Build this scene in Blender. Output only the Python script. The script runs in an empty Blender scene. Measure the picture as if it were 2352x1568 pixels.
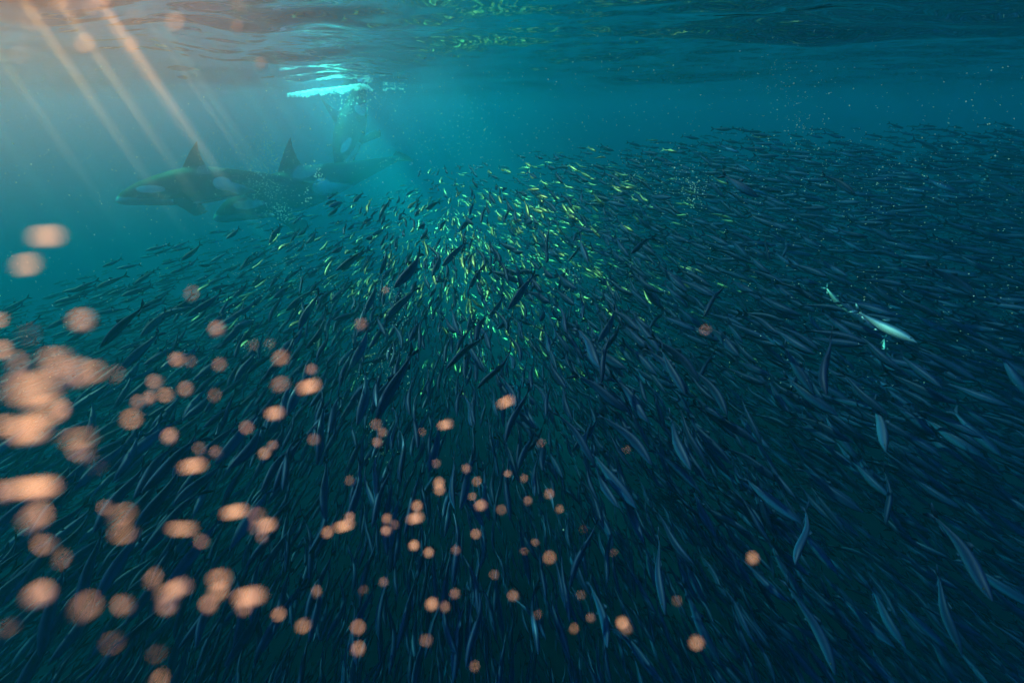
import bpy, bmesh, math, random
import numpy as np
from mathutils import Vector, Matrix

rng = np.random.default_rng(11)
random.seed(11)
scene = bpy.context.scene
col = scene.collection
R = math.radians

# ------------------------------------------------------------------ camera
PITCH = R(28.6)                 # looking down below the eye level
LENS = 15.0
CAM = Vector((0.0, 0.0, -0.52))  # z = 0 is the mean sea surface
cd = bpy.data.cameras.new('camera')
cam = bpy.data.objects.new('camera', cd); col.objects.link(cam)
cam.location = CAM
cam.rotation_euler = (math.pi/2 - PITCH, 0, 0)
cd.sensor_width = 36; cd.lens = LENS
cd.clip_start = 0.01; cd.clip_end = 2000
cd.dof.use_dof = True
cd.dof.focus_distance = 3.2
cd.dof.aperture_fstop = 3.2
scene.camera = cam

# ------------------------------------------------------------------ light
SUN_AZ = R(-56)      # to the left of the view direction (+Y)
SUN_EL = R(47)
to_sun = Vector((math.sin(SUN_AZ)*math.cos(SUN_EL), math.cos(SUN_AZ)*math.cos(SUN_EL), math.sin(SUN_EL)))
world = bpy.data.worlds.new('World'); scene.world = world
world.use_nodes = True
wn = world.node_tree.nodes; wl = world.node_tree.links
sky = wn.new('ShaderNodeTexSky'); sky.sky_type = 'NISHITA'; sky.sun_disc = False
sky.sun_elevation = SUN_EL; sky.sun_rotation = SUN_AZ
wn['Background'].inputs['Strength'].default_value = 0.15
wl.new(sky.outputs[0], wn['Background'].inputs['Color'])
sd = bpy.data.lights.new('sun', 'SUN'); sd.energy = 4.2; sd.angle = R(0.5)
sd.color = (1.0, 0.78, 0.30)
sun = bpy.data.objects.new('sun', sd); col.objects.link(sun)
sun.rotation_euler = to_sun.to_track_quat('Z', 'Y').to_euler()
sun.location = (-20, 25, 30)

vs = scene.view_settings
vs.view_transform = 'Standard'; vs.look = 'None'; vs.gamma = 1; vs.use_curve_mapping = False
vs.exposure = 1.6
cy = scene.cycles
cy.use_denoising = True; cy.use_adaptive_sampling = True; cy.adaptive_threshold = 0.03
cy.max_bounces = 4; cy.diffuse_bounces = 1; cy.glossy_bounces = 2
cy.transmission_bounces = 2; cy.transparent_max_bounces = 12; cy.volume_bounces = 0
cy.sample_clamp_indirect = 4.0
cy.caustics_reflective = False; cy.caustics_refractive = False

# ------------------------------------------------------------------ helpers
FPX = 2352*LENS/36.0
CP, SP = math.cos(PITCH), math.sin(PITCH)
def ray(u, v):
    """pixel of the 2352 x 1568 view -> direction with unit camera depth"""
    a = (u-1176)/FPX; b = (784-v)/FPX
    return Vector((a, b*SP + CP, b*CP - SP))
def at(u, v, depth):
    return CAM + ray(u, v)*depth
def project(p):
    d = p - np.array(CAM)
    dep = d[..., 1]*CP - d[..., 2]*SP
    up = d[..., 1]*SP + d[..., 2]*CP
    return 1176 + d[..., 0]/dep*FPX, 784 - up/dep*FPX, dep
def tag(o, label=None, cat=None, group=None, kind=None):
    if label: o['label'] = label
    if cat: o['category'] = cat
    if group: o['group'] = group
    if kind: o['kind'] = kind
    return o
def link(name, me, mat=None, parent=None):
    o = bpy.data.objects.new(name, me); col.objects.link(o)
    if mat and not me.materials: me.materials.append(mat)
    if parent: o.parent = parent
    return o
def new_mat(name):
    m = bpy.data.materials.new(name); m.use_nodes = True
    nt = m.node_tree
    for n in list(nt.nodes): nt.nodes.remove(n)
    out = nt.nodes.new('ShaderNodeOutputMaterial')
    return m, nt, out
def mesh_np(name, verts, faces, smooth=True, attrs=None):
    """faces: list of index arrays grouped by size (n,3) or (n,4)"""
    me = bpy.data.meshes.new(name)
    loops = np.concatenate([f.reshape(-1) for f in faces])
    tot = np.concatenate([np.full(len(f), f.shape[1]) for f in faces])
    start = np.concatenate([[0], np.cumsum(tot)[:-1]])
    me.vertices.add(len(verts)); me.vertices.foreach_set('co', np.asarray(verts, np.float32).reshape(-1))
    me.loops.add(len(loops)); me.loops.foreach_set('vertex_index', loops.astype(np.int32))
    me.polygons.add(len(tot))
    me.polygons.foreach_set('loop_start', start.astype(np.int32))
    me.polygons.foreach_set('use_smooth', np.full(len(tot), smooth))
    for k, v in (attrs or {}).items():
        a = me.attributes.new(k, 'FLOAT', 'POINT'); a.data.foreach_set('value', np.asarray(v, np.float32))
    me.update(calc_edges=True); me.validate()
    return me
def ramp(nt, stops, interp='LINEAR'):
    n = nt.nodes.new('ShaderNodeValToRGB'); n.color_ramp.interpolation = interp
    e = n.color_ramp.elements
    while len(e) < len(stops): e.new(0.5)
    for k, (p, c) in enumerate(stops):
        e[k].position = p; e[k].color = (*c, 1)
    return n
def math_node(nt, op, a, b=None, c=None, clamp=False):
    n = nt.nodes.new('ShaderNodeMath'); n.operation = op; n.use_clamp = clamp
    for k, x in enumerate((a, b, c)):
        if x is None: continue
        if isinstance(x, (int, float)): n.inputs[k].default_value = x
        else: nt.links.new(x, n.inputs[k])
    return n.outputs[0]

# ------------------------------------------------------------------ water body (scattering, coloured by absorption)
def make_water():
    m, nt, out = new_mat('sea_water')
    sc = nt.nodes.new('ShaderNodeVolumeScatter')
    sc.inputs['Color'].default_value = (0.018, 0.49, 1.0, 1)
    sc.inputs['Density'].default_value = 0.054
    sc.inputs['Anisotropy'].default_value = 0.57
    ab = nt.nodes.new('ShaderNodeVolumeAbsorption')
    ab.inputs['Color'].default_value = (0.30, 0.87, 0.963, 1)
    ab.inputs['Density'].default_value = 0.42
    add = nt.nodes.new('ShaderNodeAddShader')
    nt.links.new(sc.outputs[0], add.inputs[0]); nt.links.new(ab.outputs[0], add.inputs[1])
    nt.links.new(add.outputs[0], out.inputs['Volume'])
    bm = bmesh.new(); bmesh.ops.create_cube(bm, size=1)
    bmesh.ops.scale(bm, verts=bm.verts, vec=(160, 160, 40.45))
    bmesh.ops.translate(bm, verts=bm.verts, vec=(0, 0, 0.45-40.45/2))
    me = bpy.data.meshes.new('haze'); bm.to_mesh(me); bm.free()
    o = link('haze', me, m)
    tag(o, 'murky blue-green sea water filling the whole view', 'water', kind='stuff')
make_water()

# ------------------------------------------------------------------ sea surface seen from below
def wave_height(x, y):
    r = np.random.default_rng(5)
    h = np.zeros_like(x)
    for lam, amp, n in ((9.0, 0.070, 5), (4.2, 0.040, 6), (1.9, 0.018, 9), (0.8, 0.0085, 12), (0.36, 0.0034, 14)):
        for _ in range(n):
            th = r.normal(R(75), R(32)); l = lam*r.uniform(0.75, 1.3); ph = r.uniform(0, 6.283)
            k = 6.2832/l
            s = np.sin(k*(x*math.cos(th) + y*math.sin(th)) + ph)
            h += amp/ math.sqrt(n)*1.5*(1-2*np.abs(s)**1.4*0.5 - 0.5 + 0.35*s)
    return h
# sun shafts put by hand into the surface transmission colour: a pixel the shaft passes, its distance, half width, half length, gain
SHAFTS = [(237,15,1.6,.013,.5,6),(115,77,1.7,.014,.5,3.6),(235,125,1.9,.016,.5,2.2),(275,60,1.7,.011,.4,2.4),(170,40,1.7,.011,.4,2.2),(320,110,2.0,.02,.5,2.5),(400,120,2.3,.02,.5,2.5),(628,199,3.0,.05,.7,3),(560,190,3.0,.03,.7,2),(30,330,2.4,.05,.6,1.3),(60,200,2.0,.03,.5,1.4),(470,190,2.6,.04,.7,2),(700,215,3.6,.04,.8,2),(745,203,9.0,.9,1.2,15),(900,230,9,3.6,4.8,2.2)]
def make_surface():
    nx, ny = 420, 480
    sx = np.linspace(-1, 1, nx); X = 79.5*np.sinh(4.2*sx)/math.sinh(4.2)
    sy = np.linspace(-1, 1, ny); Y = 4 + 75.4*np.sinh(4.0*sy)/math.sinh(4.0)
    gx, gy = np.meshgrid(X, Y, indexing='ij')
    gz = wave_height(gx, gy)
    v = np.stack([gx, gy, gz], -1).reshape(-1, 3)
    i = np.arange(nx-1)[:, None]*ny + np.arange(ny-1)[None]
    f = np.stack([i, i+ny, i+ny+1, i+1], -1).reshape(-1, 4)
    me = mesh_np('sea_surface', v, [f])
    m, nt, out = new_mat('sea_surface')
    tc = nt.nodes.new('ShaderNodeTexCoord')
    fr = nt.nodes.new('ShaderNodeFresnel'); fr.inputs['IOR'].default_value = 1.33
    tr = nt.nodes.new('ShaderNodeBsdfTransparent')
    gl = nt.nodes.new('ShaderNodeBsdfGlossy'); gl.inputs['Roughness'].default_value = 0.04
    gl.inputs['Color'].default_value = (0.95, 0.95, 0.95, 1)
    # noise and placed spots put brighter and dimmer sunlight into the transmission colour
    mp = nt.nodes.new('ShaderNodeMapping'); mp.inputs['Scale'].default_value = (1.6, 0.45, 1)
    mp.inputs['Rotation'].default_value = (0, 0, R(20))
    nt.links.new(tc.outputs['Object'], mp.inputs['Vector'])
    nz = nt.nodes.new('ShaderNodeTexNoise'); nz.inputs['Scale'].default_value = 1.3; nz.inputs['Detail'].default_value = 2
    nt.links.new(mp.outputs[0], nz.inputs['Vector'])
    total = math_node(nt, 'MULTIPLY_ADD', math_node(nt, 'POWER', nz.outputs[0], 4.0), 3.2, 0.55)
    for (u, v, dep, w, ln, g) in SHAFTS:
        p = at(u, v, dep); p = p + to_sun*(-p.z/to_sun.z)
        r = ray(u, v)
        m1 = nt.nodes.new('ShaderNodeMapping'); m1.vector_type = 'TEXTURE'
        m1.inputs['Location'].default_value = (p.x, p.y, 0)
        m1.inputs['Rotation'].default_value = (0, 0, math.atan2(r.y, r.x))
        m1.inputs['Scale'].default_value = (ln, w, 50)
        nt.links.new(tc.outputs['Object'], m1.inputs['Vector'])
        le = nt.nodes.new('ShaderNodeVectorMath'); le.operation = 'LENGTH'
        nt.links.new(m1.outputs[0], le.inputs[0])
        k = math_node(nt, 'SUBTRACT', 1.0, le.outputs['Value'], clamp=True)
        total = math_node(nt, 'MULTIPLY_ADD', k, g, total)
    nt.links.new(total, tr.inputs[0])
    mx = nt.nodes.new('ShaderNodeMixShader')
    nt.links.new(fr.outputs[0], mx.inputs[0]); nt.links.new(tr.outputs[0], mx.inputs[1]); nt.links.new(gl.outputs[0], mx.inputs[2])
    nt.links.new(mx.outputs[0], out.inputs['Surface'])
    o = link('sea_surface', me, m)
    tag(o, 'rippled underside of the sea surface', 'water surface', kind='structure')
make_surface()

# ------------------------------------------------------------------ orange haze added near the surface to warm the sun shafts
def make_warm_haze():
    m, nt, out = new_mat('warm_haze')
    sc = nt.nodes.new('ShaderNodeVolumeScatter')
    sc.inputs['Color'].default_value = (1.0, 0.10, 0.0, 1); sc.inputs['Anisotropy'].default_value = 0.6
    tc = nt.nodes.new('ShaderNodeTexCoord')
    gr = nt.nodes.new('ShaderNodeTexGradient'); gr.gradient_type = 'SPHERICAL'      # thins out to nothing at its rim
    nt.links.new(tc.outputs['Object'], gr.inputs['Vector'])
    nt.links.new(math_node(nt, 'MULTIPLY', math_node(nt, 'POWER', gr.outputs['Fac'], 1.8), 0.95), sc.inputs['Density'])
    nt.links.new(sc.outputs[0], out.inputs['Volume'])
    bm = bmesh.new(); bmesh.ops.create_icosphere(bm, subdivisions=3, radius=1)
    me = bpy.data.meshes.new('warm_haze_cloud'); bm.to_mesh(me); bm.free()
    o = link('warm_haze_cloud', me, m)
    o.location = (-2.2, 1.8, -.32); o.scale = (2.3, 1.7, .75)
    tag(o, 'thin brownish orange haze added to warm the light in the upper left water', 'warm_haze', kind='stuff')
make_warm_haze()

# ------------------------------------------------------------------ herring
def herring_mesh(name, nsec, nring, bend, phase, curve):
    """unit herring: length 1, head at +X, back at +Z; one closed skin with fins"""
    xs = 0.5 - np.linspace(0, 1, nsec)**1.0*0.86        # 0.5 .. -0.36
    t = (0.5-xs)/0.86
    prof = np.interp(t, [0, .02, .06, .13, .25, .4, .55, .7, .85, .94, 1], [.004, .015, .030, .051, .072, .081, .075, .057, .033, .021, .017])
    wid = prof*np.interp(t, [0, .1, .4, .8, 1], [.75, .62, .52, .45, .35])
    zc = np.interp(t, [0, .2, .5, 1], [-.004, -.006, -.008, .004])
    a = np.linspace(0, 2*math.pi, nring, endpoint=False)
    V = []; A = []
    for k in range(nsec):
        yy = np.sin(a)*wid[k]; cz = np.cos(a)
        zz = np.where(cz > 0, cz*prof[k], -np.abs(cz)**1.15*prof[k]*1.08) + zc[k]
        V.append(np.stack([np.full(nring, xs[k]), yy, zz], -1)); A.append(cz)
    V = list(np.concatenate(V)); A = list(np.concatenate(A))
    Q = []; T = []
    for k in range(nsec-1):
        for j in range(nring):
            j2 = (j+1) % nring
            Q.append((k*nring+j, k*nring+j2, (k+1)*nring+j2, (k+1)*nring+j))
    n0 = len(V); V.append(np.array([0.505, 0, zc[0]])); A.append(0.2)
    for j in range(nring): T.append((n0, (j+1) % nring, j))
    n1 = len(V); V.append(np.array([-0.375, 0, .004])); A.append(0.2)
    b = (nsec-1)*nring
    for j in range(nring): T.append((n1, b+j, b+(j+1) % nring))
    def fin(poly, av, th=0.0025):
        s = len(V)
        if nring < 8:               # far fish: single sheets for the fins
            for (x, z) in poly: V.append(np.array([x, 0, z])); A.append(av)
            for j in range(1, len(poly)-1): T.append((s, s+j, s+j+1))
            return
        for sg in (-1, 1):
            for (x, z) in poly:
                V.append(np.array([x, sg*th, z])); A.append(av)
        n = len(poly)
        for j in range(1, n-1):
            T.append((s, s+j, s+j+1)); T.append((s+n, s+n+j+1, s+n+j))
        for j in range(n):
            j2 = (j+1) % n
            Q.append((s+j, s+n+j, s+n+j2, s+j2))
    # forked tail as two lobes, dorsal, pelvic and anal fins
    fin([(-.345, .022), (-.37, .004), (-.435, .012), (-.50, .098), (-.475, .10), (-.41, .055)], 0.55)
    fin([(-.345, -.014), (-.41, -.05), (-.475, -.098), (-.50, -.094), (-.435, -.006), (-.37, .002)], 0.55)
    fin([(.045, .08), (-.075, .074), (-.055, .093), (.0, .135), (.02, .132)], 0.8)
    if nring > 6:
        fin([(.0, -.095), (-.05, -.092), (-.055, -.122), (-.03, -.125)], 0.2)
        fin([(-.20, -.066), (-.31, -.026), (-.30, -.048), (-.225, -.10)], 0.2)
        for sg in (-1, 1):        # pectoral fins, folded back
            s = len(V)
            for (x, y, z) in ((.27, .034, -.055), (.235, .036, -.068), (.16, .062, -.092), (.175, .058, -.078)):
                V.append(np.array([x, sg*y, z])); A.append(0.0)
            Q.append((s, s+1, s+2, s+3))
    V = np.array(V); A = np.array(A)
    # swimming bend (side to side wave growing towards the tail)
    x = V[:, 0]; g = np.clip(0.5-x, 0, 1)
    off = bend*(g**1.6)*np.sin(phase + g*4.6) + curve*(g-0.4)**2
    ang = np.gradient(bend*(np.linspace(0, 1, 50)**1.6)*np.sin(phase+np.linspace(0, 1, 50)*4.6) + curve*(np.linspace(0, 1, 50)-.4)**2, 1/49)
    sl = np.interp(g, np.linspace(0, 1, 50), ang)
    y0 = V[:, 1].copy()
    V[:, 0] = x + y0*np.sin(np.arctan(sl)); V[:, 1] = off + y0*np.cos(np.arctan(sl))
    return V, np.array(Q), np.array(T), A
def herring_material():
    m, nt, out = new_mat('herring_skin')
    at_ = nt.nodes.new('ShaderNodeAttribute'); at_.attribute_name = 'back'
    oi = nt.nodes.new('ShaderNodeObjectInfo')
    h = math_node(nt, 'MULTIPLY_ADD', at_.outputs['Fac'], 0.5, 0.5)
    tc = nt.nodes.new('ShaderNodeTexCoord')
    nz = nt.nodes.new('ShaderNodeTexNoise'); nz.inputs['Scale'].default_value = 60
    nt.links.new(tc.outputs['Object'], nz.inputs['Vector'])
    h2 = math_node(nt, 'MULTIPLY_ADD', nz.outputs[0], 0.12, math_node(nt, 'SUBTRACT', h, 0.06))
    # blue-black back, dull blue side, paler belly
    rp = ramp(nt, [(0.0, (.026, .135, .38)), (0.36, (.012, .084, .27)), (0.56, (.005, .040, .17)), (0.70, (.002, .017, .09)), (1.0, (.001, .011, .06))])
    nt.links.new(h2, rp.inputs[0])
    # sunlit yellow put into the flank colour of the fish that roll over
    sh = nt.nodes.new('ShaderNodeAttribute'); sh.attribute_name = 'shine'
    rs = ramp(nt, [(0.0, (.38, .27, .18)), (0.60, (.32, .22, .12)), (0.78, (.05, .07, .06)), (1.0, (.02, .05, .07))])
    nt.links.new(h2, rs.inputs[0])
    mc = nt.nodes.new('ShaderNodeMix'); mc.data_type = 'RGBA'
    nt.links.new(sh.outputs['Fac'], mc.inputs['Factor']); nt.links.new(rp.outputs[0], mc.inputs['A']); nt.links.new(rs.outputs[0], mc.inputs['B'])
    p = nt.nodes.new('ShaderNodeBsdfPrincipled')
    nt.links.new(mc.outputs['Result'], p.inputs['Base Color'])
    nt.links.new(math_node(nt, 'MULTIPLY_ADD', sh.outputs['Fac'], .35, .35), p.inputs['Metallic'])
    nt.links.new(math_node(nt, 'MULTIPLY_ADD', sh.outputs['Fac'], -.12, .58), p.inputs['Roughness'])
    p.inputs['Specular IOR Level'].default_value = 0.2
    nt.links.new(p.outputs[0], out.inputs['Surface'])
    return m
def silver_flash_material():  # brighter copy of the herring skin, its sun flash put into the colour
    m, nt, out = new_mat('herring_silver_flash')
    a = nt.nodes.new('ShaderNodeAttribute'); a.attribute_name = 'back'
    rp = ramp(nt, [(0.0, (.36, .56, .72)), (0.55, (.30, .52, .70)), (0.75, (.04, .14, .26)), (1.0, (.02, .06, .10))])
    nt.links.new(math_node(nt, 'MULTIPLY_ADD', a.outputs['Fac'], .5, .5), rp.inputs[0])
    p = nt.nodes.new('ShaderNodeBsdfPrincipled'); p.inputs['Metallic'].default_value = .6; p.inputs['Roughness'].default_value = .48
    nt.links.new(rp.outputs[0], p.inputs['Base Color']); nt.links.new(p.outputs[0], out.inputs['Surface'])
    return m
HM = herring_material(); HS = silver_flash_material()
def eye_mesh():
    bm = bmesh.new(); bmesh.ops.create_uvsphere(bm, u_segments=8, v_segments=6, radius=1)
    me = bpy.data.meshes.new('eye'); bm.to_mesh(me); bm.free()
    me.polygons.foreach_set('use_smooth', np.ones(len(me.polygons), bool))
    m, nt, out = new_mat('eye')
    p = nt.nodes.new('ShaderNodeBsdfPrincipled'); p.inputs['Base Color'].default_value = (.012, .014, .016, 1); p.inputs['Roughness'].default_value = .15
    nt.links.new(p.outputs[0], out.inputs['Surface']); me.materials.append(m)
    return me
EYE = eye_mesh()
EYEY = []
VAR = []; VARS = []
LOW = []
for k, (b, ph, c) in enumerate(((.10, 0.2, .0), (.10, 2.1, .12), (.12, 3.9, -.12), (.07, 5.2, .25), (.08, 1.2, -.28), (.11, 4.6, .05), (.05, 3.0, -.1), (.13, 5.9, .1))):
    V, Q, T, A = herring_mesh('herring', 20, 12, b, ph, c)
    for k2, store in ((0.0, VAR), (1.0, VARS)):
        me = mesh_np('herring', V, [Q, T], attrs={'back': A, 'shine': np.full(len(V), k2)}); me.materials.append(HM)
        store.append(me)
    EYEY.append(b*(.105**1.6)*math.sin(ph+.105*4.6) + c*(.105-.4)**2)
    LOW.append(herring_mesh('herring', 8, 5, b, ph, c))

def basis(h, roll):
    """rotation with local X = heading, Z as near to world up as the heading allows"""
    h = Vector(h).normalized()
    y = Vector((0, 0, 1)).cross(h)
    if y.length < 1e-3: y = Vector((1, 0, 0))
    y.normalize(); z = h.cross(y)
    M = Matrix((h, y, z)).transposed()
    return M @ Matrix.Rotation(roll, 3, 'X')

def sun_roll(pos, h):
    """roll that turns a flank so that it glints in the sun"""
    half = (to_sun + (CAM-pos).normalized()).normalized(); best = (-9, 0)
    for k in range(-14, 15):
        r = k*.1; M = basis(h, r)
        d = max(M.col[1].dot(half), -M.col[1].dot(half))
        if d > best[0]: best = (d, r)
    return best[1]
# fish read from the photograph: tail pixel, head pixel
PAIRS = [(1068,552,1015,612),(980,575,905,660),(835,575,775,620),(722,660,662,710),(730,669,683,755),(767,719,708,799),
(683,772,610,865),(323,699,240,789),(363,765,283,842),(377,715,327,769),(573,729,517,785),(510,672,438,722),(588,889,533,959),
(1114,594,1077,665),(1234,622,1166,712),(1269,544,1251,592),(1347,552,1304,602),(1507,539,1442,585),(867,645,836,722),
(894,565,872,632),(957,655,884,735),(854,749,804,845),(942,799,862,959),(1106,765,1029,845),(1181,802,1096,889),
(1426,699,1371,789),(1441,725,1377,815),(1526,699,1487,762),(1301,599,1282,669),(1207,885,1156,1009),(1264,972,1207,1042),
(1381,952,1314,1035),(841,889,784,959),(884,792,857,842),(941,775,907,819),(1057,655,1041,709),(1161,672,1121,732),(1194,722,1197,782),
(1893,755,1888,912),(1845,829,1811,905),(1665,635,1615,735),(1646,799,1596,885),(2011,919,2035,1032),(1945,959,1981,1035),
(1755,529,1768,602),(1821,545,1791,602),(2141,609,2231,669),(2131,410,2195,440),(1655,400,1738,450),(1895,400,1961,443),
(2168,1194,2261,1347),(2141,1324,2201,1471),(1998,1357,2061,1457),(1835,1354,1908,1507),(1775,1251,1831,1354),(1715,1114,1778,1224),
(1858,1164,1825,1291),(2045,1074,2035,1201),(1731,1307,1775,1394),(1361,1191,1307,1334),(1244,1184,1254,1261),(1107,1331,1137,1457),
(1104,1361,1074,1501),(1031,1341,1021,1467),(984,1321,981,1444),(1194,1201,1217,1327),(1097,1257,1086,1367),(917,1177,897,1297),
(1237,1474,1224,1564),(1171,1391,1174,1507),(1351,1271,1374,1364),(1501,1237,1527,1384),(957,1297,937,1427),(967,1471,957,1564),
(1147,1337,1151,1454),(1411,1444,1501,1544),(427,1201,360,1301),(680,1344,603,1487)]
FLASH = [(1975,719,2085,775),(1895,659,1946,715),(2036,769,2021,835),(2271,412,2338,443)]
FISH = []      # (position, heading, roll, length, variant, tag)
def from_pixels(u0, v0, u1, v1, role):
    L = 0.285*rng.uniform(.94, 1.06); tilt = R(rng.uniform(15, 38))
    px = math.hypot(u1-u0, v1-v0)
    # the ray through the middle; the fish leans out of the picture plane, head nearer the lens
    dep = L*0.97*math.cos(tilt)*FPX/px
    dep = min(dep, 6.5)
    dz = L*math.sin(tilt)/2
    tail, head = at(u0, v0, dep+dz), at(u1, v1, dep-dz)
    h = (head-tail).normalized()
    return ((head+tail)/2, h, rng.normal(0, .25), L, int(rng.integers(8)), role)
for p in PAIRS: FISH.append(from_pixels(*p, 'photo'))
for p in FLASH: FISH.append(from_pixels(*p, 'flash'))
# the school itself: heads spread away from a point far behind, under a sloping top edge
TOPU = [-800, 0, 200, 400, 600, 750, 900, 1050, 1200, 1500, 1700, 2000, 3200]
TOPV = [ 760, 690, 622, 555, 510, 450, 405, 372, 350, 316, 290, 284, 290]
N = 23000
cnt = 0
while cnt < N:
    n = 6000
    u = rng.uniform(-260, 2610, n); v = rng.uniform(270, 1820, n)
    d = (rng.random(n)*(12.5**2.0-1.25**2.0)+1.25**2.0)**(1/2.0)
    top = np.interp(u, TOPU, TOPV)
    # thin out towards the upper edge
    soft = np.interp(u, [0, 700, 1300], [330, 300, 120])
    keep = rng.random(n) < (np.clip((v-top)/soft, 0, 1)**0.9*0.93 + np.where(v > top, .07, 0))*np.interp(v, [850, 1150], [1, .8])
    a = (u-1176)/FPX; b = (784-v)/FPX
    P = np.stack([a*d, (b*SP+CP)*d, (b*CP-SP)*d], -1) + np.array(CAM)
    keep &= (P[:, 2] > -9) & (P[:, 2] < CAM.z-.03)
    # near the left-hand upper edge the school is farther off
    dmin = np.interp(v-top, [0, 60, 200, 500], [4.5, 3.8, 2.9, 1.5]); keep &= d > dmin*(1+.4*np.clip((u-1250)/900, 0, 1))
    dmax = np.interp(v-top, [0, 300, 700, 1000], [13, 11, 7, 5]); keep &= d < dmax
    for q in P[keep]:
        if cnt >= N: break
        s = np.array([-1.6, 11.5]); r = q[:2]-s
        hd = np.array([r[0], r[1], 0]); hd /= np.linalg.norm(hd)+1e-6
        if q[1] > 9: hd = hd*0.6 + np.array([.5 if q[0] > -1.5 else -.3, -.4, 0])
        hd = hd + rng.normal(0, .18 if q[1] < 5 else .11, 3) + np.array([0, 0, -.10])
        roll = rng.normal(0, .22)
        uq, vq, dq = project(q)
        hv = Vector(hd).normalized(); role = 'school'
        if dq > 4.2 and vq < 900 and rng.random() < .62*math.exp(-((uq-1060)/400)**2-((vq-560)/250)**2):
            roll = sun_roll(Vector(q), hv) + rng.normal(0, .55); role = 'rolling'   # turning fish show their flanks to the sun
        FISH.append((Vector(q), hv, roll, .295*rng.uniform(.85, 1.1), int(rng.integers(8)), role))
        cnt += 1

def scr(f):
    u, v, dep = project(np.array(f[0]))
    return u, v, dep
def vis_size(f):
    u, v, dep = scr(f)
    if not (-40 < u < 2392 and -40 < v < 1600): return 0
    return f[3]/dep
roled = [f for f in FISH if f[5] in ('photo', 'flash')]
school = sorted([f for f in FISH if f[5] in ('school', 'rolling')], key=vis_size, reverse=True)
single = roled + school[:300-len(roled)]
rest = school[300-len(roled):]
GROUP = 'herring of the dense school'
TEN = ['at the very edge', 'one tenth', 'two tenths', 'three tenths', 'four tenths', 'halfway', 'six tenths', 'seven tenths', 'eight tenths', 'nine tenths', 'all the way']
def place(u, v):
    a = TEN[int(min(10, max(0, round(u/235.2))))]; b = TEN[int(min(10, max(0, round(v/156.8))))]
    a = {'at the very edge': 'at the left edge', 'all the way': 'at the right edge'}.get(a, a+' across')
    b = {'at the very edge': 'at the top', 'all the way': 'at the bottom'}.get(b, b+' down')
    return a+' and '+b
def head_way(f):
    u0, v0, _ = project(np.array(f[0]-f[1]*f[3]/2)); u1, v1, _ = project(np.array(f[0]+f[1]*f[3]/2))
    a = math.degrees(math.atan2(v1-v0, u1-u0))
    for lim, w in ((-20, 'right and up'), (25, 'right'), (65, 'down right'), (115, 'down'), (155, 'down left'), (181, 'left')):
        if a < lim: return w
    return 'left'
def spread_labels(items, prefix, suffix):
    """items: (object, u, v, text); look-alikes in one place are told apart by their order from top to bottom"""
    cells = {}
    for it in items: cells.setdefault((it[3], place(it[1], it[2])), []).append(it)
    for (txt, pl), its in cells.items():
        its.sort(key=lambda i: i[2])
        words = {1: [''], 2: ['upper ', 'lower '], 3: ['upper ', 'middle ', 'lower ']}.get(len(its), [o_ + ' from top, ' for o_ in ('first', 'second', 'third', 'fourth', 'fifth', 'sixth', 'seventh', 'eighth', 'ninth', 'tenth', 'eleventh', 'twelfth', 'thirteenth', 'fourteenth', 'fifteenth', 'sixteenth', 'seventeenth', 'eighteenth')] + ['']*len(its))
        for w, it in zip(words, its):
            lb = (w + prefix % txt[0] + ' ' + pl + suffix % txt[1]).strip()
            if len(lb.replace('-', ' ').split()) > 16: lb = lb.replace(' blue-backed', '')
            it[0]['label'] = lb
FL = ['silver herring flashing its whole flank, largest of the three bright fish at right',
      'silver herring with a thin bright streak along its side, upper of three bright fish',
      'small pale silver herring hanging head down below the two other bright fish',
      'white-flashing herring at the right edge near the top of the school']
nfl = 0
LAB = []
for f in single:
    o = link('herring', (VARS if f[5] in ('flash', 'rolling') else VAR)[f[4]])
    M = basis(f[1], sun_roll(f[0], f[1])+rng.normal(.25, .2) if f[5] == 'flash' else f[2]).to_4x4()
    o.matrix_world = Matrix.Translation(f[0]) @ M @ Matrix.Scale(f[3], 4)
    if f[5] in ('flash', 'photo'):
        for sg in (-1, 1):
            e = link('eye', EYE, None, o); e.location = (.395, EYEY[f[4]]+sg*.0245, .008); e.scale = (.013, .007, .013)
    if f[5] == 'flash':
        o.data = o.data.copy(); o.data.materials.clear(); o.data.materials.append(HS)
        tag(o, FL[nfl], 'fish', GROUP); nfl += 1
    else:
        tag(o, None, 'fish', GROUP)
        u, v, dep = scr(f)
        LAB.append((o, u, v, ('brassy' if f[5] == 'rolling' else 'large blue-backed' if dep < 2.2 else 'slim blue-backed', head_way(f))))
spread_labels(LAB, '%s herring', ', heading %s')
def merged_school():
    vs_, qs, ts, aa, ss = [], [], [], [], []; n = 0
    for f in rest:
        V, Q, T, A = LOW[f[4]]
        M = np.array(basis(f[1], f[2]))
        vs_.append((V*f[3]) @ M.T + np.array(f[0])); qs.append(Q+n); ts.append(T+n); aa.append(A); ss.append(np.full(len(A), 1.0 if f[5] == 'rolling' else 0.0)); n += len(V)
    me = mesh_np('herring_school', np.concatenate(vs_), [np.concatenate(qs), np.concatenate(ts)], attrs={'back': np.concatenate(aa), 'shine': np.concatenate(ss)})
    o = link('herring_school', me, HM)
    tag(o, 'dense school of countless herring filling the deeper water', 'fish school', kind='stuff')
merged_school()

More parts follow.
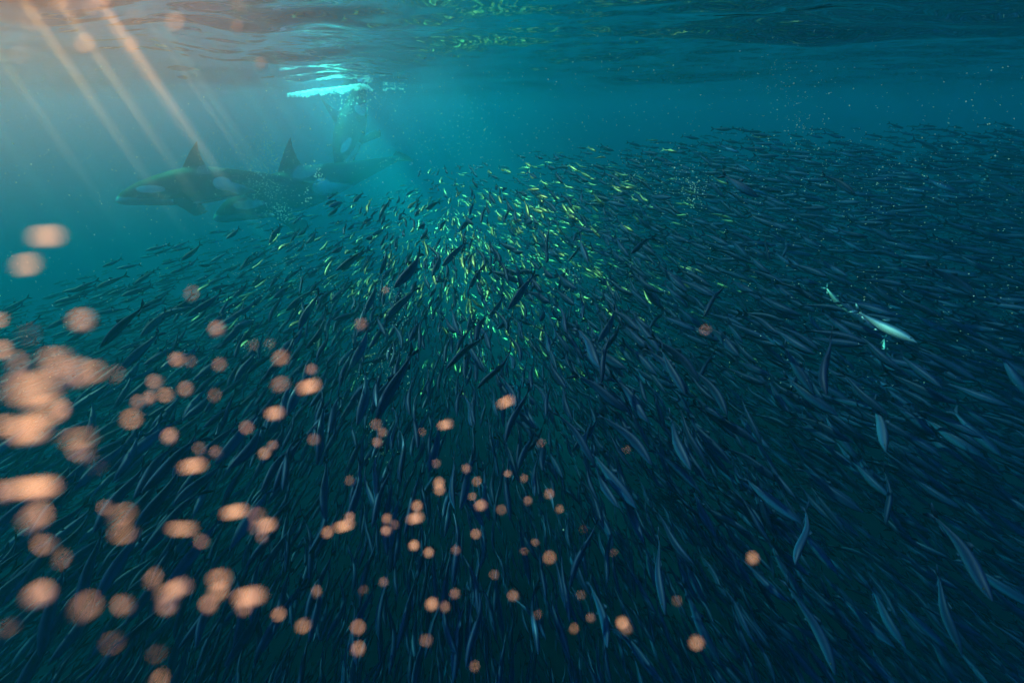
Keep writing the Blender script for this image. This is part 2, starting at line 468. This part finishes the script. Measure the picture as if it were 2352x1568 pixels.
# ------------------------------------------------------------------ orcas
def orca_mesh(sway, droop):
    L = 6.0; n = 46; ring = 28
    t = np.linspace(0, 1, n)
    T0 = [0, .01, .03, .06, .12, .2, .3, .4, .5, .6, .7, .8, .88, .94, 1]
    top = np.interp(t, T0, [.02, .09, .18, .27, .39, .50, .59, .62, .57, .47, .36, .26, .19, .13, .06])
    bot = np.interp(t, T0, [.02, .09, .16, .22, .32, .45, .57, .62, .58, .48, .37, .27, .19, .13, .06])
    wid = np.interp(t, T0, [.02, .10, .20, .29, .40, .51, .60, .62, .56, .44, .31, .19, .12, .09, .05])
    zc = np.interp(t, [0, .1, .3, 1], [-.16, -.08, 0, .05])
    a = np.linspace(0, 2*math.pi, ring, endpoint=False)
    V = []; F = []
    def loft(secs, close=True):
        s = len(V); m = len(secs[0])
        for sec in secs: V.extend([tuple(p) for p in sec])
        for k in range(len(secs)-1):
            for j in range(m):
                j2 = (j+1) % m
                F.append((s+k*m+j, s+k*m+j2, s+(k+1)*m+j2, s+(k+1)*m+j))
        F.append(tuple(s+j for j in range(m))[::-1]); F.append(tuple(s+(len(secs)-1)*m+j for j in range(m)))
    secs = []
    for k in range(n):
        c = np.cos(a); z = np.where(c > 0, c*top[k], c*bot[k]) + zc[k]
        secs.append(np.stack([np.full(ring, L/2-t[k]*L), np.sin(a)*wid[k], z], -1))
    loft(secs)
    def foil(spine, chord, thick, back, up):
        """fin: spine points, chord lengths along 'back', thickness along 'up'"""
        q = np.linspace(0, 2*math.pi, 12, endpoint=False); out = []
        for p, c, th in zip(spine, chord, thick):
            p = np.array(p); out.append([p + np.array(back)*(c*(1-math.cos(w))/2) + np.array(up)*(th*math.sin(w)*(0.6+0.4*math.cos(w))) for w in q])
        loft(out)
    # dorsal fin, leaning back
    hs = np.linspace(0, 1, 9)
    foil([(.92-.80*h**1.25, 0, .45+.98*h) for h in hs], [.86*(1-h)**1.15+.05 for h in hs], [.07*(1-h)+.012 for h in hs], (-1, 0, 0), (0, 1, 0))
    for sg in (-1, 1):
        # broad rounded flippers
        foil([(1.62-.55*h, sg*(.36+.78*h), -.26-.62*h) for h in hs], [.50+.22*math.sin(h*3.0) - .42*max(0, h-.8)/.2 for h in hs], [.08*(1-h)+.02 for h in hs], (-.95, sg*.15, -.1), (0, sg*.62, .78))
        # flukes
        foil([(-2.72-.42*h**1.3, sg*(.02+.86*h), .06) for h in hs], [.56*(1-h)**.7+.05 for h in hs], [.055*(1-h)+.012 for h in hs], (-1, 0, 0), (0, 0, 1))
    me = bpy.data.meshes.new('orca'); me.from_pydata(V, [], F); me.update()
    bm = bmesh.new(); bm.from_mesh(me); bmesh.ops.recalc_face_normals(bm, faces=bm.faces); bm.to_mesh(me); bm.free()
    tmp = bpy.data.objects.new('tmp', me); col.objects.link(tmp)
    rm = tmp.modifiers.new('remesh', 'REMESH'); rm.mode = 'VOXEL'; rm.voxel_size = 0.032
    sm = tmp.modifiers.new('smooth', 'SMOOTH'); sm.iterations = 3; sm.factor = 0.5
    dg = bpy.context.evaluated_depsgraph_get()
    res = bpy.data.meshes.new_from_object(tmp.evaluated_get(dg)); res.name = 'orca'
    bpy.data.objects.remove(tmp); bpy.data.meshes.remove(me)
    nv = len(res.vertices); co = np.empty(nv*3, np.float32); res.vertices.foreach_get('co', co); co = co.reshape(-1, 3)
    x, y, z = co[:, 0].copy(), co[:, 1].copy(), co[:, 2].copy()
    def ell(cx, cz, rx, rz, tilt=0.0):
        dx, dz = x-cx, z-cz; c, s_ = math.cos(tilt), math.sin(tilt)
        return np.clip((1.0-np.sqrt(((dx*c+dz*s_)/rx)**2+((dz*c-dx*s_)/rz)**2))*6+.5, 0, 1)
    side = np.abs(y) > .12
    white = ell(1.92, .10, .40, .125, .12)*side
    jaw = np.clip((-.10 - .16*np.clip((x-2.2)/.8, -1, 1)*-1 - z)*14, 0, 1)*(x > 1.45)*(np.abs(y) < .55)
    belly = np.clip((-.40-z)*12, 0, 1)*(x < 1.6)*(x > -1.3)*(np.abs(y) < .34)
    flank = np.maximum(ell(-.62, -.22, .75, .20, .45)*side, ell(-.15, .02, .30, .24)*side)*(z < .45)
    white = np.maximum.reduce([white, jaw, belly, flank])
    fin_ = (np.abs(y) > .62) | (z > .68)
    white = np.where(fin_, 0, white)
    grey = ell(-.05, .55, .55, .16, -.15)*.45*(z > .3)*(z < .7)
    at2 = res.attributes.new('white', 'FLOAT', 'POINT'); at2.data.foreach_set('value', np.maximum(white, grey).astype(np.float32))
    g = np.clip((1.2-x)/4.2, 0, 1)
    co[:, 1] += sway*g**2; co[:, 2] += droop*g**2
    res.vertices.foreach_set('co', co.reshape(-1))
    res.polygons.foreach_set('use_smooth', np.ones(len(res.polygons), bool)); res.update()
    return res
def orca_material():
    m, nt, out = new_mat('orca_skin')
    a = nt.nodes.new('ShaderNodeAttribute'); a.attribute_name = 'white'
    rp = ramp(nt, [(0.0, (.012, .013, .016)), (0.5, (.22, .22, .22)), (1.0, (.86, .86, .84))])
    nt.links.new(a.outputs['Fac'], rp.inputs[0])
    p = nt.nodes.new('ShaderNodeBsdfPrincipled'); p.inputs['Roughness'].default_value = 0.6; p.inputs['Specular IOR Level'].default_value = 0.2
    nt.links.new(rp.outputs[0], p.inputs['Base Color']); nt.links.new(p.outputs[0], out.inputs['Surface'])
    return m
OM = orca_material()
def orca(px, heading, roll, size, sway, droop, label):
    me = orca_mesh(sway, droop); me.materials.append(OM)
    o = bpy.data.objects.new('orca', None); col.objects.link(o)
    o.matrix_world = Matrix.Translation(at(*px)) @ basis(heading, roll).to_4x4() @ Matrix.Scale(size, 4)
    tag(o, label, 'orca', 'orcas hunting behind the school')
    link('body', me, None, o)
    for sg in (-1, 1):
        eo = link('eye', EYE, None, o); eo.location = (2.32, sg*.375, -.03); eo.scale = (.04, .025, .04)
    return o
orca((497, 420, 10.6), (-.80, -.60, -.06), R(4), .68, .6, -.45, 'black orca with white eye patch swimming left, nearest the left side')
orca((722, 425, 12.0), (-.85, -.48, -.20), R(-6), .90, -.5, -.1, 'dark orca behind the bubbles, tall dorsal fin, tail to the right')
orca((812, 278, 13.4), (-.06, -.80, -.58), R(40), .72, .3, .3, 'faint grey orca diving head down under the bright foam')

# ------------------------------------------------------------------ bubbles and foam
def blobs(name, P, rad, mat, sub=1):
    bm = bmesh.new(); bmesh.ops.create_icosphere(bm, subdivisions=sub, radius=1)
    bv = np.array([v.co[:] for v in bm.verts]); bf = np.array([[v.index for v in f.verts] for f in bm.faces]); bm.free()
    n = len(P)
    V = (np.asarray(P)[:, None] + bv[None]*np.asarray(rad)[:, None, None]).reshape(-1, 3)
    F = (bf[None] + (np.arange(n)*len(bv))[:, None, None]).reshape(-1, 3)
    return link(name, mesh_np(name, V, [F]), mat)
def bubble_mat():
    m, nt, out = new_mat('air_bubble')
    p = nt.nodes.new('ShaderNodeBsdfPrincipled'); p.inputs['Base Color'].default_value = (.70, .86, .92, 1)
    p.inputs['Roughness'].default_value = 0.25; p.inputs['Specular IOR Level'].default_value = 1.0
    tl = nt.nodes.new('ShaderNodeBsdfTranslucent'); tl.inputs['Color'].default_value = (.70, .86, .92, 1)
    mx = nt.nodes.new('ShaderNodeMixShader'); mx.inputs[0].default_value = 0.7
    nt.links.new(p.outputs[0], mx.inputs[1]); nt.links.new(tl.outputs[0], mx.inputs[2])
    nt.links.new(mx.outputs[0], out.inputs['Surface'])
    return m
BM = bubble_mat()
P = []; Rd = []
# (u, v, spread u, spread v, depth, depth spread, count, radius)
for (u, v, su, sv, d, sd_, n, r) in ((610,360,35,60,7,1.0,260,.004),(600,440,50,40,7,1,200,.0045),(640,490,35,20,6,.6,120,.005),(730,400,12,22,4,.2,26,.0055),(705,455,14,20,4,.3,16,.005),
    (560,400,120,90,7,2,260,.0035),(905,690,40,60,3.2,.5,170,.0022),(880,850,60,70,2.6,.5,170,.0018),(640,620,90,60,4,.8,160,.0025),(560,760,60,60,3.5,.6,60,.0025),
    (1310,650,20,30,3.2,.3,70,.0026),(1590,440,25,40,3.4,.4,110,.0024),(1500,410,120,50,4,.8,220,.0024),(1790,170,60,90,3.6,.7,90,.0018),(1740,100,60,12,3.6,.5,60,.002),
    (1840,300,60,60,3.2,.5,90,.0022),(1400,120,220,30,5,1,140,.0032),(2060,90,150,16,3.4,.6,60,.0019),(1000,330,300,90,6,2,420,.0032),(1150,620,420,160,3.4,1.0,330,.0018),
    (870,1010,40,60,2.2,.3,60,.0015),(2000,420,250,90,3.4,.8,220,.0022),(1500,800,600,300,3,1,260,.0016),(820,230,70,40,9,1,180,.006)):
    uu = rng.normal(u, su*.6, n); vv = rng.normal(v, sv*.6, n); dd = np.clip(rng.normal(d, sd_*.6, n), 1.2, 15)
    for a, b, c in zip(uu, vv, dd):
        p = at(a, b, c)
        if p.z < -.1: P.append(p[:]); Rd.append(r*rng.uniform(.6, 2.0))
for _ in range(3600):
    p = at(rng.uniform(0, 2352), rng.uniform(150, 900), rng.uniform(1.5, 6))
    if p.z < -.15: P.append(p[:]); Rd.append(.0012*(p-CAM).length**.5*rng.uniform(.5, 1.3))
o = blobs('air_bubbles', P, Rd, BM)
tag(o, 'tiny white air bubbles drifting in trails through the water', 'bubbles', kind='stuff')
# churned white water hanging under the wave
P = []; Rd = []
for _ in range(2000):
    a = rng.random(); u = 660 + 195*a
    hi = np.interp(a, [0, .3, .6, .85, .95, 1], [212, 203, 197, 189, 193, 203])
    rag = 4*(math.sin(a*11)+math.sin(a*29+1)+math.sin(a*47+2))/3 + 3
    v = hi + rng.normal(0, .5) + min(3.5, rng.exponential(1.0))*(2.8+.25*max(0, rag))*math.sin(min(1, max(0.03, a))*math.pi)**.4
    P.append(at(u, v+5, 9.0+rng.normal(0, .18))[:]); Rd.append(rng.uniform(.003, .016) if rng.random() < .8 else rng.uniform(.012, .03))
for _ in range(70):
    a = rng.random(); P.append(at(880+50*a, 208-5*math.sin(a*3.1)+rng.normal(0, 2), 9.5+rng.normal(0, .2))[:]); Rd.append(rng.uniform(.004, .015))
o = blobs('sea_foam', P, Rd, BM)
tag(o, 'bright turquoise white patch of churned foam under the wave edge', 'foam', kind='stuff')

# ------------------------------------------------------------------ loose fish scales drifting close to the lens
def scale_mesh():
    n = 14; V = [(0, 0, .12)]; F = []
    for r, h in ((.5, .085), (1.0, 0.0)):
        for j in range(n):
            a = 2*math.pi*j/n; k = 1 - .06*(1+math.cos(3*a))*r
            V.append((r*k*math.cos(a), r*k*math.sin(a), h))
    for j in range(n): F.append((0, 1+j, 1+(j+1) % n))
    for j in range(n): F.append((1+j, 1+n+j, 1+n+(j+1) % n, 1+(j+1) % n))
    b = len(V)
    V += [(x, y, z-.06) for (x, y, z) in V]
    F += [tuple(i+b for i in f)[::-1] for f in F]
    for j in range(n):
        p, q = 1+n+j, 1+n+(j+1) % n; F.append((p, p+b, q+b, q))
    me = bpy.data.meshes.new('fish_scale'); me.from_pydata(V, [], F); me.update()
    me.polygons.foreach_set('use_smooth', np.ones(len(me.polygons), bool))
    m, nt, out = new_mat('fish_scale')
    p = nt.nodes.new('ShaderNodeBsdfPrincipled'); p.inputs['Base Color'].default_value = (1.0, .49, .45, 1)
    p.inputs['Metallic'].default_value = 0.9; p.inputs['Roughness'].default_value = SCALE_ROUGH
    nt.links.new(p.outputs[0], out.inputs['Surface'])
    me.materials.append(m)
    return me
SCALE_ROUGH = 0.70
SM = scale_mesh()
D = [(195,100,60,1,1),(300,105,46,1,.5),(45,125,65,1,.4),(75,45,70,1,.4),(165,20,60,1,.35),(215,20,56,1,.35),(305,40,55,1,.4),(405,55,60,1,.55),(550,10,46,1,.3),(245,5,40,1,.3),(600,150,40,1,.15),(545,65,40,1,.15),(130,10,60,1,.3),
(108,543,70,1.6,1),(60,608,76,1.2,.9),(0,735,52,1,.8),(190,737,72,1.1,.75),(68,768,70,1,.4),(5,805,60,1,.9),(40,840,75,1,.2),(130,830,85,1.3,.9),(165,855,95,1.4,.9),(215,853,70,1.2,.8),(265,860,55,1,.3),(75,893,105,1.6,1),(100,945,95,1.5,.8),(65,988,95,1.3,1),(15,975,70,1,.7),(140,945,60,1,.5),
(440,675,45,1,.35),(500,757,48,1,.5),(830,747,38,1,.35),(885,667,25,1,.35),(580,792,38,1,.4),(622,789,35,1,.3),(410,826,48,1,.5),(505,838,40,1,.6),(645,823,45,1.2,.7),(440,832,35,1,.25),(358,878,48,1,.4),(382,907,48,1,.55),(427,894,44,1,.65),(343,916,42,1,.4),(318,925,42,1,.4),(302,962,60,1.1,.95),
(492,908,40,1,.4),(645,884,44,1.3,.5),(710,888,46,1.6,1),(718,850,35,1,.3),(632,950,44,1.3,.85),(390,1003,48,1,.65),(568,982,40,1,.6),(722,1010,34,1,.4),(608,1040,38,1,.8),(628,1022,30,1,.4),(443,1070,48,1.9,1),(498,1040,38,1,.2),(460,1030,38,1,.3),(865,975,32,1,.4),(880,993,28,1,.4),(868,1016,30,1,.4),(1024,975,33,1.4,.8),(1162,923,33,1.9,1.1),(970,992,24,1,.25),(1620,757,34,1,.35),(1243,1017,26,1,.3),(1440,1032,26,1,.12),
(80,1120,75,1.9,1),(15,1130,70,1,.5),(180,1005,75,1.6,.4),(190,1040,65,1.2,.4),(225,1070,60,1,.25),(80,1190,85,1.3,.35),(280,1180,66,1.4,.55),(285,1222,66,1.4,.65),(245,1165,50,1,.3),(105,1250,70,1,.3),(140,1285,60,1,.3),(540,1175,46,1.9,1),(592,1185,50,1,.5),(605,1208,46,1.8,1),(603,1235,36,1,.3),(420,1213,52,2,.5),(465,1243,45,1,.35),(790,1207,36,1.9,.9),(752,1223,34,1,.9),(803,1188,30,1,.6),(888,1192,30,1,.6),(888,1218,30,1,.7),(908,1205,26,1,.3),(958,1162,32,1,1),(955,1190,34,1.6,.9),
(803,1105,28,1,.3),(1003,1065,25,1,.4),(1008,1110,34,1,.7),(1010,1125,32,1,.9),(1071,1077,26,1,.5),(1095,1105,27,1,.7),(1085,1139,26,1,.4),(1105,1160,32,1.2,.8),(1152,1171,28,1,.6),(1167,1087,24,1,.4),(1203,1099,24,1,.3),(1213,1151,26,1,.3),(1262,1135,28,1,.65),(1285,1169,26,1,.35),(1093,1226,29,1,.9),(951,1252,32,1,1),(985,1269,30,1,.8),(1048,1264,27,1,.3),(1262,1279,37,1,.8),(1136,1319,28,1,.25),(1230,1245,25,1,.15),(1205,1265,25,1,.15),
(350,1328,60,1,.4),(505,1330,60,1.3,.9),(400,1355,60,1.9,.7),(385,1390,60,1,.8),(480,1388,55,1,.75),(500,1360,56,1.2,.6),(575,1370,60,1.7,.9),(560,1395,50,1,.7),(640,1410,42,1,.8),(697,1436,46,1,.55),(90,1367,78,1.2,.45),(195,1395,80,1.5,.35),(285,1390,65,1,.3),(258,1475,70,1,.3),(20,1440,60,1,.3),(365,1560,60,1,.4),(360,1500,60,1,.2),(727,1359,34,1,.25),(835,1355,32,1,.2),(882,1338,28,1,.25),(822,1440,42,1,1),(822,1490,42,1,.6),(992,1387,38,1,.95),(1022,1395,32,1,.25),(1046,1363,30,1,.4),(980,1470,36,1,.35),(1180,1368,32,1,.45),(1235,1410,28,1,.2),(1090,1530,32,1,.25),(1335,1365,28,1,.15),(1358,1418,28,1,.2),(1318,1443,30,1,.35),(1410,1268,26,1,.15),(1430,1430,38,1,1),(1440,1445,34,1,.3),(1600,1475,44,1,.75),(1728,1282,38,1,.6),(1555,1380,30,1,.2),(1340,1215,25,1,.15)]
LAB = []
APERT = LENS/1000/cd.dof.aperture_fstop
for (u, v, dia, el, br) in D:
    s = rng.uniform(.0017, .0029)
    dia *= 1.15; dep = (APERT*FPX + s*FPX)/(dia + APERT*FPX/cd.dof.focus_distance)
    p = at(u, v, dep)
    half = (to_sun + (CAM-p).normalized()).normalized()
    # the more a scale leans away from the mirror direction, the fainter it glints
    al = SCALE_ROUGH**2; k = 1/math.sqrt(min(1.0, br)**(1.3 if v < 200 else 2.3))            # GGX lobe: D ~ 1/(1+tan2/al2)^2
    tilt = math.atan(al*math.sqrt(max(0.0, k-1))*1.0) if br < 1 else 0
    ax = half.orthogonal().normalized(); ax.rotate(Matrix.Rotation(rng.uniform(0, 6.283), 3, half))
    nrm = half.copy(); nrm.rotate(Matrix.Rotation(tilt, 3, ax))
    # long axis runs up to the right in the picture
    long_ = (ray(u+10, v-4)-ray(u, v)); long_ = (long_ - nrm*long_.dot(nrm)).normalized()
    M = Matrix((long_, nrm.cross(long_), nrm)).transposed()
    o = link('fish_scale', SM)
    e2 = 1 + (el-1)*2.2
    o.matrix_world = Matrix.Translation(p) @ M.to_4x4() @ Matrix.Diagonal((s/2*e2, s/2*(1.0 if el == 1 else .9), s/2, 1))
    tag(o, None, 'fish scale', 'loose orange-lit scales drifting close to the lens')
    LAB.append((o, u, v, (('bright' if br >= .8 else 'dull' if br >= .35 else 'faint') + (' long' if el > 1.25 else ' round'), '')))
spread_labels(LAB, '%s blurred orange fish scale', '%s')
